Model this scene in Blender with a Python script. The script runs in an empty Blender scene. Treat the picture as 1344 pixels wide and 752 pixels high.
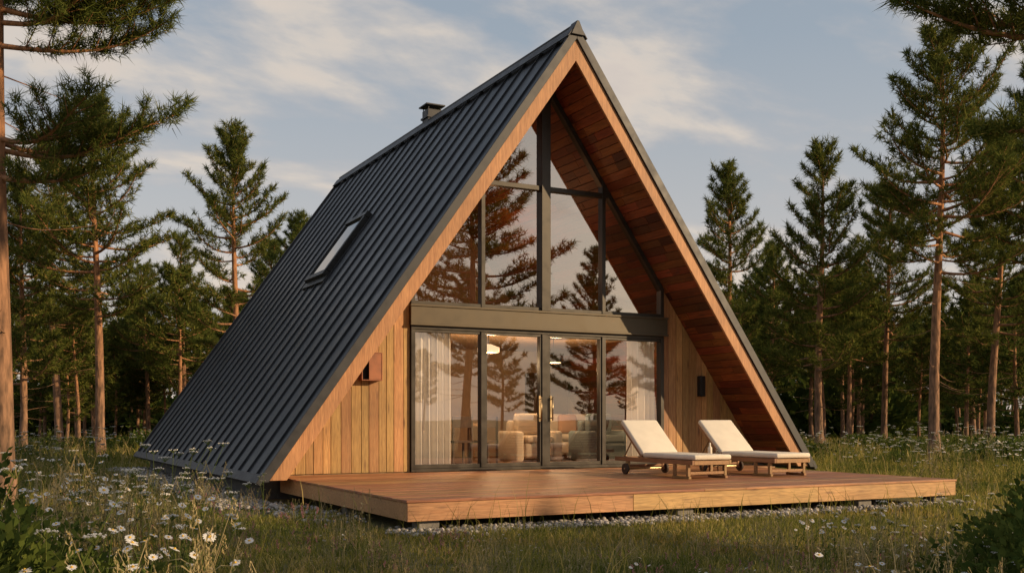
import bpy, math, random
import numpy as np
from mathutils import Vector
random.seed(3)
scene=bpy.context.scene
C=scene.collection
FW=(0.463,0.886); RT=(0.886,-0.463)
def at(u,d):
    return ((FW[0]+RT[0]*u)*d,(FW[1]+RT[1]*u)*d)

# ------------------------------------------------------------------ helpers
def link(ob,parent=None):
    C.objects.link(ob)
    if parent: ob.parent=parent
    return ob
def empty(name,loc=(0,0,0)):
    e=bpy.data.objects.new(name,None); e.empty_display_size=0.2; e.location=loc
    C.objects.link(e); return e
def np_mesh(name,verts,faces,mats,midx=None,smooth=False):
    """faces: list of arrays (Mxk)"""
    me=bpy.data.meshes.new(name)
    verts=np.asarray(verts,dtype=np.float32)
    me.vertices.add(len(verts)); me.vertices.foreach_set('co',verts.ravel())
    tot=sum(f.shape[0] for f in faces); loops=sum(f.size for f in faces)
    me.loops.add(loops); me.polygons.add(tot)
    me.loops.foreach_set('vertex_index',np.concatenate([f.ravel() for f in faces]).astype(np.int32))
    lt=np.concatenate([np.full(f.shape[0],f.shape[1],dtype=np.int32) for f in faces])
    ls=np.concatenate([[0],np.cumsum(lt)[:-1]]).astype(np.int32)
    me.polygons.foreach_set('loop_start',ls)
    try: me.polygons.foreach_set('loop_total',lt)
    except Exception: pass
    if midx is not None: me.polygons.foreach_set('material_index',np.asarray(midx,dtype=np.int32))
    if smooth: me.polygons.foreach_set('use_smooth',np.ones(tot,dtype=bool))
    for m in mats: me.materials.append(m)
    me.update(calc_edges=True); me.validate()
    return me
class MB:
    def __init__(s): s.v=[];s.f=[];s.m=[];s.sm=[]
    def add(s,vs,fs,m=0,smooth=False):
        o=len(s.v); s.v+= [tuple(v) for v in vs]
        for f in fs: s.f.append([i+o for i in f]); s.m.append(m); s.sm.append(smooth)
    def box(s,x0,x1,y0,y1,z0,z1,m=0):
        s.add([(x0,y0,z0),(x1,y0,z0),(x1,y1,z0),(x0,y1,z0),(x0,y0,z1),(x1,y0,z1),(x1,y1,z1),(x0,y1,z1)],
              [(0,3,2,1),(4,5,6,7),(0,1,5,4),(1,2,6,5),(2,3,7,6),(3,0,4,7)],m)
    def prism(s,pts,y0,y1,m=0):
        """pts: (x,z) polygon, extruded on y"""
        n=len(pts)
        vs=[(x,y0,z) for x,z in pts]+[(x,y1,z) for x,z in pts]
        fs=[tuple(range(n)),tuple(range(2*n-1,n-1,-1))]
        for i in range(n):
            j=(i+1)%n; fs.append((i,i+n,j+n,j))
        s.add(vs,fs,m)
    def tube(s,pts,rad,sides=8,m=0,smooth=True,cap=True):
        P=[Vector(p) for p in pts]; n=len(P)
        if not hasattr(rad,'__len__'): rad=[rad]*n
        vs=[]
        for i in range(n):
            t=(P[min(i+1,n-1)]-P[max(i-1,0)]).normalized()
            a=t.cross(Vector((0,0,1)))
            if a.length<1e-3: a=t.cross(Vector((0,1,0)))
            a.normalize(); b=t.cross(a)
            for k in range(sides):
                an=2*math.pi*k/sides
                vs.append(P[i]+(a*math.cos(an)+b*math.sin(an))*rad[i])
        fs=[]
        for i in range(n-1):
            for k in range(sides):
                k2=(k+1)%sides
                fs.append((i*sides+k,i*sides+k2,(i+1)*sides+k2,(i+1)*sides+k))
        if cap:
            fs.append(tuple(range(sides))); fs.append(tuple(range(n*sides-1,(n-1)*sides-1,-1)))
        s.add(vs,fs,m,smooth)
    def build(s,name,mats,parent=None,bevel=0,loc=None,recalc=True,seg=2):
        me=bpy.data.meshes.new(name)
        me.from_pydata(s.v,[],s.f)
        for m in mats: me.materials.append(m)
        me.polygons.foreach_set('material_index',s.m)
        me.polygons.foreach_set('use_smooth',s.sm)
        me.update()
        if recalc:
            import bmesh
            b=bmesh.new(); b.from_mesh(me); bmesh.ops.recalc_face_normals(b,faces=b.faces); b.to_mesh(me); b.free()
        ob=bpy.data.objects.new(name,me); link(ob,parent)
        if loc: ob.location=loc
        if bevel:
            md=ob.modifiers.new('bevel','BEVEL'); md.width=bevel; md.segments=seg; md.limit_method='ANGLE'; md.angle_limit=math.radians(40)
        return ob

# ------------------------------------------------------------------ materials
def newmat(name):
    m=bpy.data.materials.new(name); m.use_nodes=True
    nt=m.node_tree; p=nt.nodes['Principled BSDF']; return m,nt,p
def N(nt,t,**k):
    n=nt.nodes.new(t)
    for a,b in k.items(): setattr(n,a,b)
    return n
def ramp(nt,cols,fac=None,interp='LINEAR'):
    r=N(nt,'ShaderNodeValToRGB'); r.color_ramp.interpolation=interp
    el=r.color_ramp.elements
    while len(el)<len(cols): el.new(0.5)
    for e,(p,c) in zip(el,cols):
        e.position=p; e.color=(c[0],c[1],c[2],1) if hasattr(c,'__len__') else (c,c,c,1)
    if fac is not None: nt.links.new(fac,r.inputs[0])
    return r
def mixc(nt,a,b,fac,mode='MIX'):
    n=N(nt,'ShaderNodeMix',data_type='RGBA',blend_type=mode)
    L=nt.links
    for sock,val in ((n.inputs[0],fac),(n.inputs[6],a),(n.inputs[7],b)):
        if hasattr(val,'is_output'): L.new(val,sock)
        elif hasattr(val,'__len__'): sock.default_value=(val[0],val[1],val[2],1)
        else: sock.default_value=val
    return n.outputs[2]
def mathn(nt,op,a,b=None,c=None):
    n=N(nt,'ShaderNodeMath',operation=op)
    for i,v in enumerate((a,b,c)):
        if v is None: continue
        if hasattr(v,'is_output'): nt.links.new(v,n.inputs[i])
        else: n.inputs[i].default_value=v
    return n.outputs[0]
def wood(name,c1,c2,dark,axis='z',rough=0.6,knots=True,bump=0.25,var=0.5):
    m,nt,p=newmat(name); L=nt.links
    tc=N(nt,'ShaderNodeTexCoord'); geo=N(nt,'ShaderNodeNewGeometry')
    rnd=geo.outputs['Random Per Island']
    off=N(nt,'ShaderNodeVectorMath',operation='ADD')
    L.new(tc.outputs['Object'],off.inputs[0])
    cmb=N(nt,'ShaderNodeCombineXYZ')
    for i in range(3): L.new(mathn(nt,'MULTIPLY',rnd,37.0+i*11),cmb.inputs[i])
    L.new(cmb.outputs[0],off.inputs[1])
    mp=N(nt,'ShaderNodeMapping'); L.new(off.outputs[0],mp.inputs[0])
    sc={'x':(1.0,22,22),'y':(22,1.0,22),'z':(22,22,1.0)}[axis]; mp.inputs['Scale'].default_value=sc
    n1=N(nt,'ShaderNodeTexNoise'); n1.inputs['Scale'].default_value=1.6; n1.inputs['Detail'].default_value=4; n1.inputs['Distortion'].default_value=0.6
    L.new(mp.outputs[0],n1.inputs[0])
    col=ramp(nt,[(0.3,c2),(0.7,c1)],n1.outputs[0]).outputs[0]
    n2=N(nt,'ShaderNodeTexNoise'); n2.inputs['Scale'].default_value=7; n2.inputs['Detail'].default_value=2
    L.new(mp.outputs[0],n2.inputs[0])
    g=ramp(nt,[(0.35,0.66),(0.6,1.0)],n2.outputs[0]).outputs[0]
    col=mixc(nt,col,g,1.0,'MULTIPLY')
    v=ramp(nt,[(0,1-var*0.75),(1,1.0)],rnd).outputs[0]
    col=mixc(nt,col,v,1.0,'MULTIPLY')
    hs=N(nt,'ShaderNodeHueSaturation'); L.new(col,hs.inputs['Color'])
    L.new(mathn(nt,'MULTIPLY_ADD',mathn(nt,'FRACT',mathn(nt,'MULTIPLY',rnd,13.7)),0.03,0.485),hs.inputs['Hue']); col=hs.outputs[0]
    if knots:
        mp2=N(nt,'ShaderNodeMapping'); L.new(off.outputs[0],mp2.inputs[0])
        mp2.inputs['Scale'].default_value={'x':(1.6,7,7),'y':(7,1.6,7),'z':(7,7,1.6)}[axis]
        vo=N(nt,'ShaderNodeTexVoronoi'); vo.inputs['Scale'].default_value=1.0; L.new(mp2.outputs[0],vo.inputs[0])
        k=ramp(nt,[(0.05,1.0),(0.19,0.0)],vo.outputs['Distance']).outputs[0]
        col=mixc(nt,col,dark,mathn(nt,'MULTIPLY',k,0.85))
    # weather stains
    n3=N(nt,'ShaderNodeTexNoise'); n3.inputs['Scale'].default_value=1.1; n3.inputs['Detail'].default_value=3; L.new(tc.outputs['Object'],n3.inputs[0])
    st=ramp(nt,[(0.3,0.72),(0.65,1.0)],n3.outputs[0]).outputs[0]
    col=mixc(nt,col,st,1.0,'MULTIPLY')
    L.new(col,p.inputs['Base Color']); p.inputs['Roughness'].default_value=rough
    b=N(nt,'ShaderNodeBump'); b.inputs['Strength'].default_value=bump; b.inputs['Distance'].default_value=0.004
    L.new(n1.outputs[0],b.inputs['Height']); L.new(b.outputs[0],p.inputs['Normal'])
    return m
M_siding=wood('siding_wood',(0.72,0.40,0.15),(0.52,0.25,0.08),(0.12,0.045,0.015),'z',var=0.5)
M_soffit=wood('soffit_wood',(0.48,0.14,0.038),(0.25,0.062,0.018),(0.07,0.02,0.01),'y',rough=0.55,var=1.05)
M_fascia=wood('fascia_wood',(0.68,0.37,0.14),(0.50,0.25,0.09),(0.15,0.07,0.03),'z',knots=False,var=0.2)
M_deck=wood('deck_wood',(0.62,0.275,0.11),(0.40,0.155,0.058),(0.1,0.04,0.02),'x',rough=0.5,var=0.6)
M_deckedge=wood('deck_edge_wood',(0.70,0.40,0.17),(0.50,0.26,0.10),(0.14,0.06,0.03),'x',var=0.2)
M_teak=wood('teak_wood',(0.52,0.28,0.12),(0.36,0.18,0.07),(0.12,0.05,0.02),'y',knots=False,var=0.3)
M_floorin=wood('interior_floor_wood',(0.40,0.22,0.10),(0.28,0.14,0.06),(0.1,0.04,0.02),'x',rough=0.4)

def simple(name,col,rough=0.5,metal=0.0,noise=0.15,scale=6,bump=0.0,bscale=60):
    m,nt,p=newmat(name); L=nt.links
    tc=N(nt,'ShaderNodeTexCoord'); n=N(nt,'ShaderNodeTexNoise'); n.inputs['Scale'].default_value=scale; n.inputs['Detail'].default_value=4
    L.new(tc.outputs['Object'],n.inputs[0])
    a=[c*(1-noise) for c in col]; b=[min(1,c*(1+noise)) for c in col]
    L.new(ramp(nt,[(0.3,a),(0.7,b)],n.outputs[0]).outputs[0],p.inputs['Base Color'])
    L.new(ramp(nt,[(0.3,max(0,rough-0.08)),(0.7,min(1,rough+0.08))],n.outputs[0]).outputs[0],p.inputs['Roughness'])
    p.inputs['Metallic'].default_value=metal
    if bump:
        n2=N(nt,'ShaderNodeTexNoise'); n2.inputs['Scale'].default_value=bscale; L.new(tc.outputs['Object'],n2.inputs[0])
        bp=N(nt,'ShaderNodeBump'); bp.inputs['Strength'].default_value=bump; bp.inputs['Distance'].default_value=0.01
        L.new(n2.outputs[0],bp.inputs['Height']); L.new(bp.outputs[0],p.inputs['Normal'])
    return m
M_roof=simple('standing_seam_metal',(0.030,0.033,0.039),0.40,0.45,0.25,2.5,0.06,1.5)
M_trim=simple('dark_trim_metal',(0.036,0.036,0.040),0.5,0.4,0.2)
M_frame=simple('bronze_window_frame',(0.042,0.034,0.026),0.4,0.3,0.15)
M_beam=simple('bronze_beam',(0.085,0.064,0.038),0.5,0.25,0.15,3)
M_brass=simple('brass_handle',(0.40,0.30,0.18),0.35,1.0)
M_plinth=simple('plinth_concrete',(0.10,0.10,0.10),0.9,0,0.3,8,0.3)
M_block=simple('footing_concrete',(0.20,0.185,0.17),0.9,0,0.25,12,0.4)
M_black=simple('black_metal',(0.02,0.02,0.02),0.45,0.3)
M_copper=simple('copper_lamp_panel',(0.26,0.10,0.05),0.55,0.2,0.3)
M_cushion=simple('cream_cushion_fabric',(0.70,0.63,0.53),0.95,0,0.06,5,0.25,250)
M_cream=simple('cream_sofa_fabric',(0.60,0.50,0.39),0.95,0,0.08,5,0.2,80)
M_teal=simple('grey_teal_fabric',(0.13,0.17,0.18),0.95,0,0.1,5,0.2,80)
M_pillow=simple('rust_pillow_fabric',(0.40,0.20,0.10),0.95,0,0.1,5,0.2,80)
M_wall=simple('interior_plaster',(0.46,0.30,0.18),0.9,0,0.05)
M_dark=simple('dark_stained_wood',(0.09,0.045,0.022),0.5,0,0.3,8)
M_rubber=simple('wheel_rubber',(0.05,0.03,0.02),0.7)
def _():
    m,nt,p=newmat('gravel_stone_mix'); L=nt.links
    g=N(nt,'ShaderNodeNewGeometry')
    L.new(ramp(nt,[(0,(0.14,0.13,0.12)),(0.5,(0.29,0.27,0.25)),(1,(0.5,0.46,0.42))],g.outputs['Random Per Island']).outputs[0],p.inputs['Base Color'])
    p.inputs['Roughness'].default_value=0.9
    return m
M_gravel=_()
def leafmat(name,cols,trans=0.3,rough=0.6,objvar=True,patch=False):
    m,nt,p=newmat(name); L=nt.links; nt.nodes.remove(p)
    g=N(nt,'ShaderNodeNewGeometry'); r=ramp(nt,cols,g.outputs['Random Per Island'])
    col=r.outputs[0]
    if objvar:
        oi=N(nt,'ShaderNodeObjectInfo'); v=ramp(nt,[(0,(0.75,0.82,0.85)),(1,(1.0,0.95,0.85))],oi.outputs['Random']).outputs[0]
        col=mixc(nt,col,v,1.0,'MULTIPLY')
    if patch:
        n=N(nt,'ShaderNodeTexNoise'); n.inputs['Scale'].default_value=0.55; n.inputs['Detail'].default_value=3; L.new(g.outputs['Position'],n.inputs[0])
        col=mixc(nt,col,ramp(nt,[(0.35,(0.50,0.62,0.56)),(0.52,(1.0,1.0,1.0)),(0.7,(1.0,0.84,0.72))],n.outputs[0]).outputs[0],1.0,'MULTIPLY')
    d=N(nt,'ShaderNodeBsdfDiffuse'); L.new(col,d.inputs[0])
    t=N(nt,'ShaderNodeBsdfTranslucent'); L.new(col,t.inputs[0])
    mx=N(nt,'ShaderNodeMixShader'); mx.inputs[0].default_value=trans
    L.new(d.outputs[0],mx.inputs[1]); L.new(t.outputs[0],mx.inputs[2])
    L.new(mx.outputs[0],nt.nodes['Material Output'].inputs[0])
    return m
M_needle=leafmat('pine_needles',[(0,(0.065,0.09,0.022)),(0.6,(0.125,0.15,0.036)),(1,(0.24,0.225,0.06))],0.3)
M_grass=leafmat('grass_blades',[(0,(0.13,0.15,0.030)),(0.5,(0.25,0.24,0.055)),(0.8,(0.40,0.33,0.10)),(1,(0.58,0.45,0.21))],0.42,objvar=False,patch=True)
M_dry=leafmat('dry_grass_stem',[(0,(0.26,0.22,0.10)),(1,(0.55,0.43,0.25))],0.2)
M_leaf=leafmat('shrub_leaves',[(0,(0.05,0.08,0.02)),(1,(0.13,0.16,0.038))],0.3)
M_stem=leafmat('flower_stem',[(0,(0.09,0.13,0.03)),(1,(0.17,0.19,0.06))],0.1)
M_petal=leafmat('white_petals',[(0,(0.74,0.72,0.68)),(1,(0.84,0.82,0.80))],0.25,objvar=False)
M_pink=leafmat('pink_petals',[(0,(0.45,0.16,0.22)),(1,(0.6,0.25,0.32))],0.2,objvar=False)
M_yellow=simple('flower_centre',(0.65,0.38,0.04),0.8)
def _():
    m,nt,p=newmat('pine_bark'); L=nt.links
    tc=N(nt,'ShaderNodeTexCoord'); mp=N(nt,'ShaderNodeMapping'); mp.inputs['Scale'].default_value=(9,9,2.2)
    L.new(tc.outputs['Object'],mp.inputs[0])
    n=N(nt,'ShaderNodeTexNoise'); n.inputs['Scale'].default_value=1.5; n.inputs['Detail'].default_value=5; L.new(mp.outputs[0],n.inputs[0])
    sx=N(nt,'ShaderNodeSeparateXYZ'); L.new(tc.outputs['Object'],sx.inputs[0])
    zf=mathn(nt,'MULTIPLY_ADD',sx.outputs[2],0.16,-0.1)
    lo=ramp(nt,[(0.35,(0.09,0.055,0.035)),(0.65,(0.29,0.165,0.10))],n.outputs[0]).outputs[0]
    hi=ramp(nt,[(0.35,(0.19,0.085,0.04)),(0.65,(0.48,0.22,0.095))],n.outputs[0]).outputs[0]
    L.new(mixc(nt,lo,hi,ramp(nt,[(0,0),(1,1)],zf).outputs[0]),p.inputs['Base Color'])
    p.inputs['Roughness'].default_value=0.9
    b=N(nt,'ShaderNodeBump'); b.inputs['Strength'].default_value=0.8; b.inputs['Distance'].default_value=0.03
    L.new(n.outputs[0],b.inputs['Height']); L.new(b.outputs[0],p.inputs['Normal'])
    return m
M_bark=_()
def glassmat(name,refl,tint):
    m,nt,p=newmat(name); L=nt.links; nt.nodes.remove(p)
    t=N(nt,'ShaderNodeBsdfTransparent'); t.inputs[0].default_value=(*tint,1)
    g=N(nt,'ShaderNodeBsdfGlossy'); g.inputs['Roughness'].default_value=0.0; g.inputs[0].default_value=(0.97,0.91,0.84,1)
    geo=N(nt,'ShaderNodeNewGeometry'); dt=N(nt,'ShaderNodeVectorMath',operation='DOT_PRODUCT')
    L.new(geo.outputs['Incoming'],dt.inputs[0]); L.new(geo.outputs['Normal'],dt.inputs[1])
    sch=mathn(nt,'POWER',mathn(nt,'SUBTRACT',1.0,mathn(nt,'ABSOLUTE',dt.outputs['Value'])),5.0)
    f=mathn(nt,'MULTIPLY_ADD',sch,1.0-refl,refl)
    tc=N(nt,'ShaderNodeTexCoord'); n=N(nt,'ShaderNodeTexNoise'); n.inputs['Scale'].default_value=0.7; L.new(tc.outputs['Object'],n.inputs[0])
    b=N(nt,'ShaderNodeBump'); b.inputs['Strength'].default_value=0.02; b.inputs['Distance'].default_value=0.05; L.new(n.outputs[0],b.inputs['Height']); L.new(b.outputs[0],g.inputs['Normal'])
    mx=N(nt,'ShaderNodeMixShader'); L.new(f,mx.inputs[0]); L.new(t.outputs[0],mx.inputs[1]); L.new(g.outputs[0],mx.inputs[2])
    L.new(mx.outputs[0],nt.nodes['Material Output'].inputs[0]); return m
M_glass=glassmat('window_glass',0.25,(0.92,0.88,0.84))
M_glassup=glassmat('coated_window_glass',0.44,(0.82,0.65,0.52))
M_bottle=glassmat('bottle_glass',0.1,(0.7,0.8,0.85))
def _():
    m,nt,p=newmat('sheer_curtain'); L=nt.links
    p.inputs['Base Color'].default_value=(0.86,0.83,0.79,1); p.inputs['Roughness'].default_value=0.9
    t=N(nt,'ShaderNodeBsdfTranslucent'); t.inputs[0].default_value=(0.75,0.7,0.65,1)
    mx=N(nt,'ShaderNodeMixShader'); mx.inputs[0].default_value=0.2
    L.new(p.outputs[0],mx.inputs[1]); L.new(t.outputs[0],mx.inputs[2]); L.new(mx.outputs[0],nt.nodes['Material Output'].inputs[0]); return m
M_curtain=_()
def emis(name,col,s):
    m,nt,p=newmat(name); p.inputs['Base Color'].default_value=(*col,1); p.inputs['Emission Color'].default_value=(*col,1); p.inputs['Emission Strength'].default_value=s; return m
M_lamp=emis('lit_lamp_shade',(1.0,0.76,0.48),1.3)

# ------------------------------------------------------------------ ground
def _():
    m,nt,p=newmat('meadow_ground'); L=nt.links
    tc=N(nt,'ShaderNodeTexCoord')
    n=N(nt,'ShaderNodeTexNoise'); n.inputs['Scale'].default_value=0.35; n.inputs['Detail'].default_value=6; n.inputs['Roughness'].default_value=0.65; L.new(tc.outputs['Object'],n.inputs[0])
    n2=N(nt,'ShaderNodeTexNoise'); n2.inputs['Scale'].default_value=14; n2.inputs['Detail'].default_value=4; L.new(tc.outputs['Object'],n2.inputs[0])
    a=ramp(nt,[(0.3,(0.09,0.09,0.025)),(0.5,(0.15,0.135,0.04)),(0.72,(0.22,0.18,0.07))],n.outputs[0]).outputs[0]
    b=ramp(nt,[(0.3,0.55),(0.7,1.0)],n2.outputs[0]).outputs[0]
    L.new(mixc(nt,a,b,1,'MULTIPLY'),p.inputs['Base Color']); p.inputs['Roughness'].default_value=1.0
    bp=N(nt,'ShaderNodeBump'); bp.inputs['Strength'].default_value=1; bp.inputs['Distance'].default_value=0.05
    L.new(n2.outputs[0],bp.inputs['Height']); L.new(bp.outputs[0],p.inputs['Normal']); return m
M_ground=_()
g=MB()
S=900; g.add([(-S,-S,0),(S,-S,0),(S,S,0),(-S,S,0)],[(0,1,2,3)])
g.build('ground',[M_ground],recalc=False)

# ------------------------------------------------------------------ HOUSE
XC,AZ=8.70,7.50
SL=math.hypot(5.09,7.14); cs,sn=5.09/SL,7.14/SL
T=0.27
YF,YB,YW=14.41,26.5,15.46
ZB=0.34
house=empty('a_frame_cabin',(XC,YW,0))
def P(s,d,n): # 2D (x,z)
    return (XC+s*(cs*d-sn*n), AZ-sn*d-cs*n)
def slope_poly(s,n0,n1,zb=ZB,d0=None,d1=None):
    a0=n0*sn/cs; a1=n1*sn/cs
    if d0 is not None: a0=a1=d0
    e0=(AZ-zb-cs*n0)/sn; e1=(AZ-zb-cs*n1)/sn
    if d1 is not None: e0=e1=d1
    return [P(s,a0,n0),P(s,e0,n0),P(s,e1,n1),P(s,a1,n1)]
def childof(ob):
    ob.parent=house; ob.location=Vector(ob.location)-Vector((XC,YW,0)); return ob
# metal roof
for s,nm in ((-1,'left_roof_slope'),(1,'right_roof_slope')):
    r=MB(); r.prism(slope_poly(s,0,0.055),YF+0.02,YB)
    y=YF+0.42
    while y<YB-0.1:
        r.prism([P(s,0.10,0.0),P(s,(AZ-ZB)/sn-0.02,0.0),P(s,(AZ-ZB)/sn-0.02,-0.032),P(s,0.10,-0.032)],y-0.008,y+0.008)
        r.prism([P(s,0.10,0.001),P(s,(AZ-ZB)/sn-0.02,0.001),P(s,(AZ-ZB)/sn-0.02,-0.004),P(s,0.10,-0.004)],y-0.03,y-0.009)
        y+=0.58
    childof(r.build(nm,[M_roof],bevel=0.002,seg=1))
    t=MB()
    t.prism(slope_poly(s,-0.05,0.085,ZB-0.02),YF-0.035,YF+0.018)
    t.prism(slope_poly(s,-0.05,0.085,ZB-0.02),YB,YB+0.05)
    # eave gutter strip
    t.prism([P(s,SL-0.05,-0.06),P(s,SL+0.10,-0.06),P(s,SL+0.10,0.02),P(s,SL-0.05,-0.003)],YF-0.037,YB+0.052)
    t.prism([P(s,0.0,-0.075),P(s,0.22,-0.075),P(s,0.22,-0.055),P(s,0.0,-0.055)],YF-0.06,YB+0.08)
    childof(t.build('roof_edge_trim',[M_trim],bevel=0.006))
    f=MB()
    f.prism(slope_poly(s,0.087,T+0.02),YF,YF+0.045)
    f.prism(slope_poly(s,0.087,T+0.02),YB-0.045,YB-0.002)
    childof(f.build('rake_fascia_board',[M_fascia],bevel=0.004))
    c=MB(); c.prism(slope_poly(s,0.057,T-0.02),YF+0.047,YB-0.047)
    childof(c.build('roof_core',[M_plinth]))
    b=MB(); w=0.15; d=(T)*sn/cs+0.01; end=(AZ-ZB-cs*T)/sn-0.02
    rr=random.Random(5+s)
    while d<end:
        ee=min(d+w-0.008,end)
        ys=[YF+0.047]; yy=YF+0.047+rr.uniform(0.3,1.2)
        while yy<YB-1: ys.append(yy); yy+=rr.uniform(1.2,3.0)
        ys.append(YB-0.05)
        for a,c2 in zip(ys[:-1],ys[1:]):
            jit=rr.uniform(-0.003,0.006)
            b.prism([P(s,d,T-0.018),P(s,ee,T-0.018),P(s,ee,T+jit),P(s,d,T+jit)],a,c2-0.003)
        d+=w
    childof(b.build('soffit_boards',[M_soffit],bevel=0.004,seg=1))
# ridge cap end piece
rc=MB()
rc.prism([(XC-0.13,AZ-0.10),(XC+0.13,AZ-0.10),(XC+0.02,AZ+0.13),(XC-0.02,AZ+0.13)],YF-0.075,YF+0.12)
rc.tube([(XC,YF,AZ+0.08),(XC,YB,AZ+0.08)],0.035,8)
childof(rc.build('ridge_cap',[M_trim],bevel=0.008))
def zs(x,n=T): return AZ-sn/cs*abs(x-XC)-n/cs
GX0,GX1=6.24,11.17
DZ=0.35
# siding boards
for nm,x0,x1,m in (('left_siding',XC-(AZ-DZ-T/cs)*cs/sn+0.02,GX0,M_siding),('right_siding',GX1,XC+(AZ-DZ-T/cs)*cs/sn-0.02,M_siding)):
    b=MB(); x=x0
    while x<x1-0.02:
        e=min(x+random.choice((0.125,0.145,0.165)),x1); xe=e-0.007
        za,zb=zs(x)-0.004,zs(xe)-0.004
        zl=DZ+0.012
        if max(za,zb)>zl+0.05:
            za=max(za,zl+0.01); zb=max(zb,zl+0.01)
            jy=random.uniform(-0.004,0.003)
            b.prism([(x,zl),(xe,zl),(xe,zb),(x,za)],YW+jy,YW+0.024)
        x=e
    childof(b.build(nm,[m],bevel=0.004,seg=2))
    c=MB(); c.prism([(x0,0.1),(x1,0.1),(x1,zs(x1)-0.02),(x0,max(zs(x0)-0.02,0.12))],YW+0.03,YW+0.18)
    childof(c.build('wall_core',[M_wall]))
# back wall, foundation
c=MB(); c.prism([(XC-4.7,0.1),(XC+4.7,0.1),(XC+4.7,zs(XC+4.7)),(XC,zs(XC)),(XC-4.7,zs(XC-4.7))],YB-0.5,YB-0.3)
childof(c.build('back_gable_wall',[M_siding]))
c=MB()
for s in (-1,1):
    xa=XC+s*4.85; c.box(min(xa,xa-s*0.25),max(xa,xa-s*0.25),YW,YB-0.3,-0.1,0.42)
c.box(XC-4.6,XC+4.6,YW-0.02,YW+0.25,-0.1,0.33)
childof(c.build('foundation_plinth',[M_plinth]))
# beam
c=MB(); c.box(GX0-0.02,GX1+0.05,YW-0.09,YW+0.16,2.71,3.03)
c.box(GX0-0.03,GX1+0.06,YW-0.11,YW-0.085,3.005,3.04); c.box(GX0-0.03,GX1+0.06,YW-0.11,YW-0.085,2.70,2.735)
childof(c.build('facade_beam',[M_beam],bevel=0.005))
# frames
c=MB(); fy0,fy1=YW-0.05,YW+0.09
mull=[XC-1.18,XC,XC+1.18]
# upper mullions
for x,w in ((mull[0],0.035),(mull[1],0.085),(mull[2],0.035)):
    d=0.03 if w>0.05 else 0
    c.prism([(x-w,3.045),(x+w,3.045),(x+w,zs(x+w)-0.003),(x,zs(x)-0.003) if abs(x-XC)<0.1 else (x,(zs(x-w)+zs(x+w))/2-0.003),(x-w,zs(x-w)-0.003)],fy0-d,fy1+d*0.9)
for x in (GX0,GX1):
    s=-1 if x<XC else 1
    a,b2=(x,x+0.07) if s<0 else (x-0.07,x)
    c.prism([(a,3.045),(b2,3.045),(b2,zs(b2)-0.003),(a,zs(a)-0.003)],fy0+0.002,fy1)
# transom
tz=5.13
hw=(AZ-tz-(T+0.06)/cs)*cs/sn
c.box(XC-hw,XC-0.087,fy0+0.01,fy1-0.01,tz-0.04,tz+0.04); c.box(XC+0.087,XC+hw,fy0+0.01,fy1-0.01,tz-0.04,tz+0.04)
c.box(GX0+0.072,GX1-0.072,fy0+0.012,fy1-0.012,3.045,3.10)
for s in (-1,1):
    d1=((GX1-XC)+sn*T)/cs
    c.prism(slope_poly(s,T+0.004,T+0.085,d1=None)[:1]+[P(s,d1,T+0.004),P(s,d1+0.0,T+0.085)]+slope_poly(s,T+0.004,T+0.085)[3:],fy0+0.005,fy1-0.004)
# lower frames
c.box(GX0,GX1,fy0-0.004,fy1+0.05,DZ+0.005,DZ+0.055)
c.box(GX0+0.001,GX1-0.001,fy0+0.004,fy1+0.05,2.645,2.708)
for x,w in ((GX0+0.035,0.035),(mull[0],0.04),(mull[1],0.065),(mull[2],0.04),(GX1-0.035,0.035)):
    c.box(x-w,x+w,fy0,fy1,DZ+0.057,2.643)
# sash rails
xs=[GX0+0.07,mull[0]-0.04,mull[0]+0.04,mull[1]-0.065,mull[1]+0.065,mull[2]-0.04,mull[2]+0.04,GX1-0.07]
for i in range(0,8,2):
    a,b2=xs[i]+0.002,xs[i+1]-0.002
    c.box(a,b2,fy0+0.02,fy1-0.02,DZ+0.057,DZ+0.12); c.box(a,b2,fy0+0.02,fy1-0.02,2.60,2.641)
    if i in (2,4):
        c.box(a,a+0.035,fy0+0.018,fy1-0.022,DZ+0.122,2.598); c.box(b2-0.035,b2,fy0+0.018,fy1-0.022,DZ+0.122,2.598)
childof(c.build('window_frames',[M_frame],bevel=0.004))
c=MB()
for sx in (-0.11,0.11):
    x=XC+sx
    c.tube([(x,fy0-0.05,1.18),(x,fy0-0.05,1.58)],0.012,10); 
    for z in (1.22,1.54): c.tube([(x,fy0-0.05,z),(x,fy0+0.03,z)],0.009,8)
    c.box(x-0.015,x+0.015,fy0+0.005,fy0+0.017,1.16,1.60)
childof(c.build('door_handles',[M_brass]))
# glass: thin sheets
c=MB(); yg=YW+0.02
c.add([(GX0+0.03,yg,DZ+0.1),(GX1-0.03,yg,DZ+0.1),(GX1-0.03,yg,2.66),(GX0+0.03,yg,2.66)],[(0,1,2,3)])
childof(c.build('lower_glass',[M_glass],recalc=False))
c=MB(); n=T+0.03
c.add([(GX0+0.03,yg,3.03),(GX1-0.03,yg,3.03),(GX1-0.03,yg,zs(GX1-0.03,n)),(XC,yg,zs(XC,n)),(GX0+0.03,yg,zs(GX0+0.03,n))],[(0,1,2,3,4)])
childof(c.build('upper_glass',[M_glassup],recalc=False))
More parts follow.
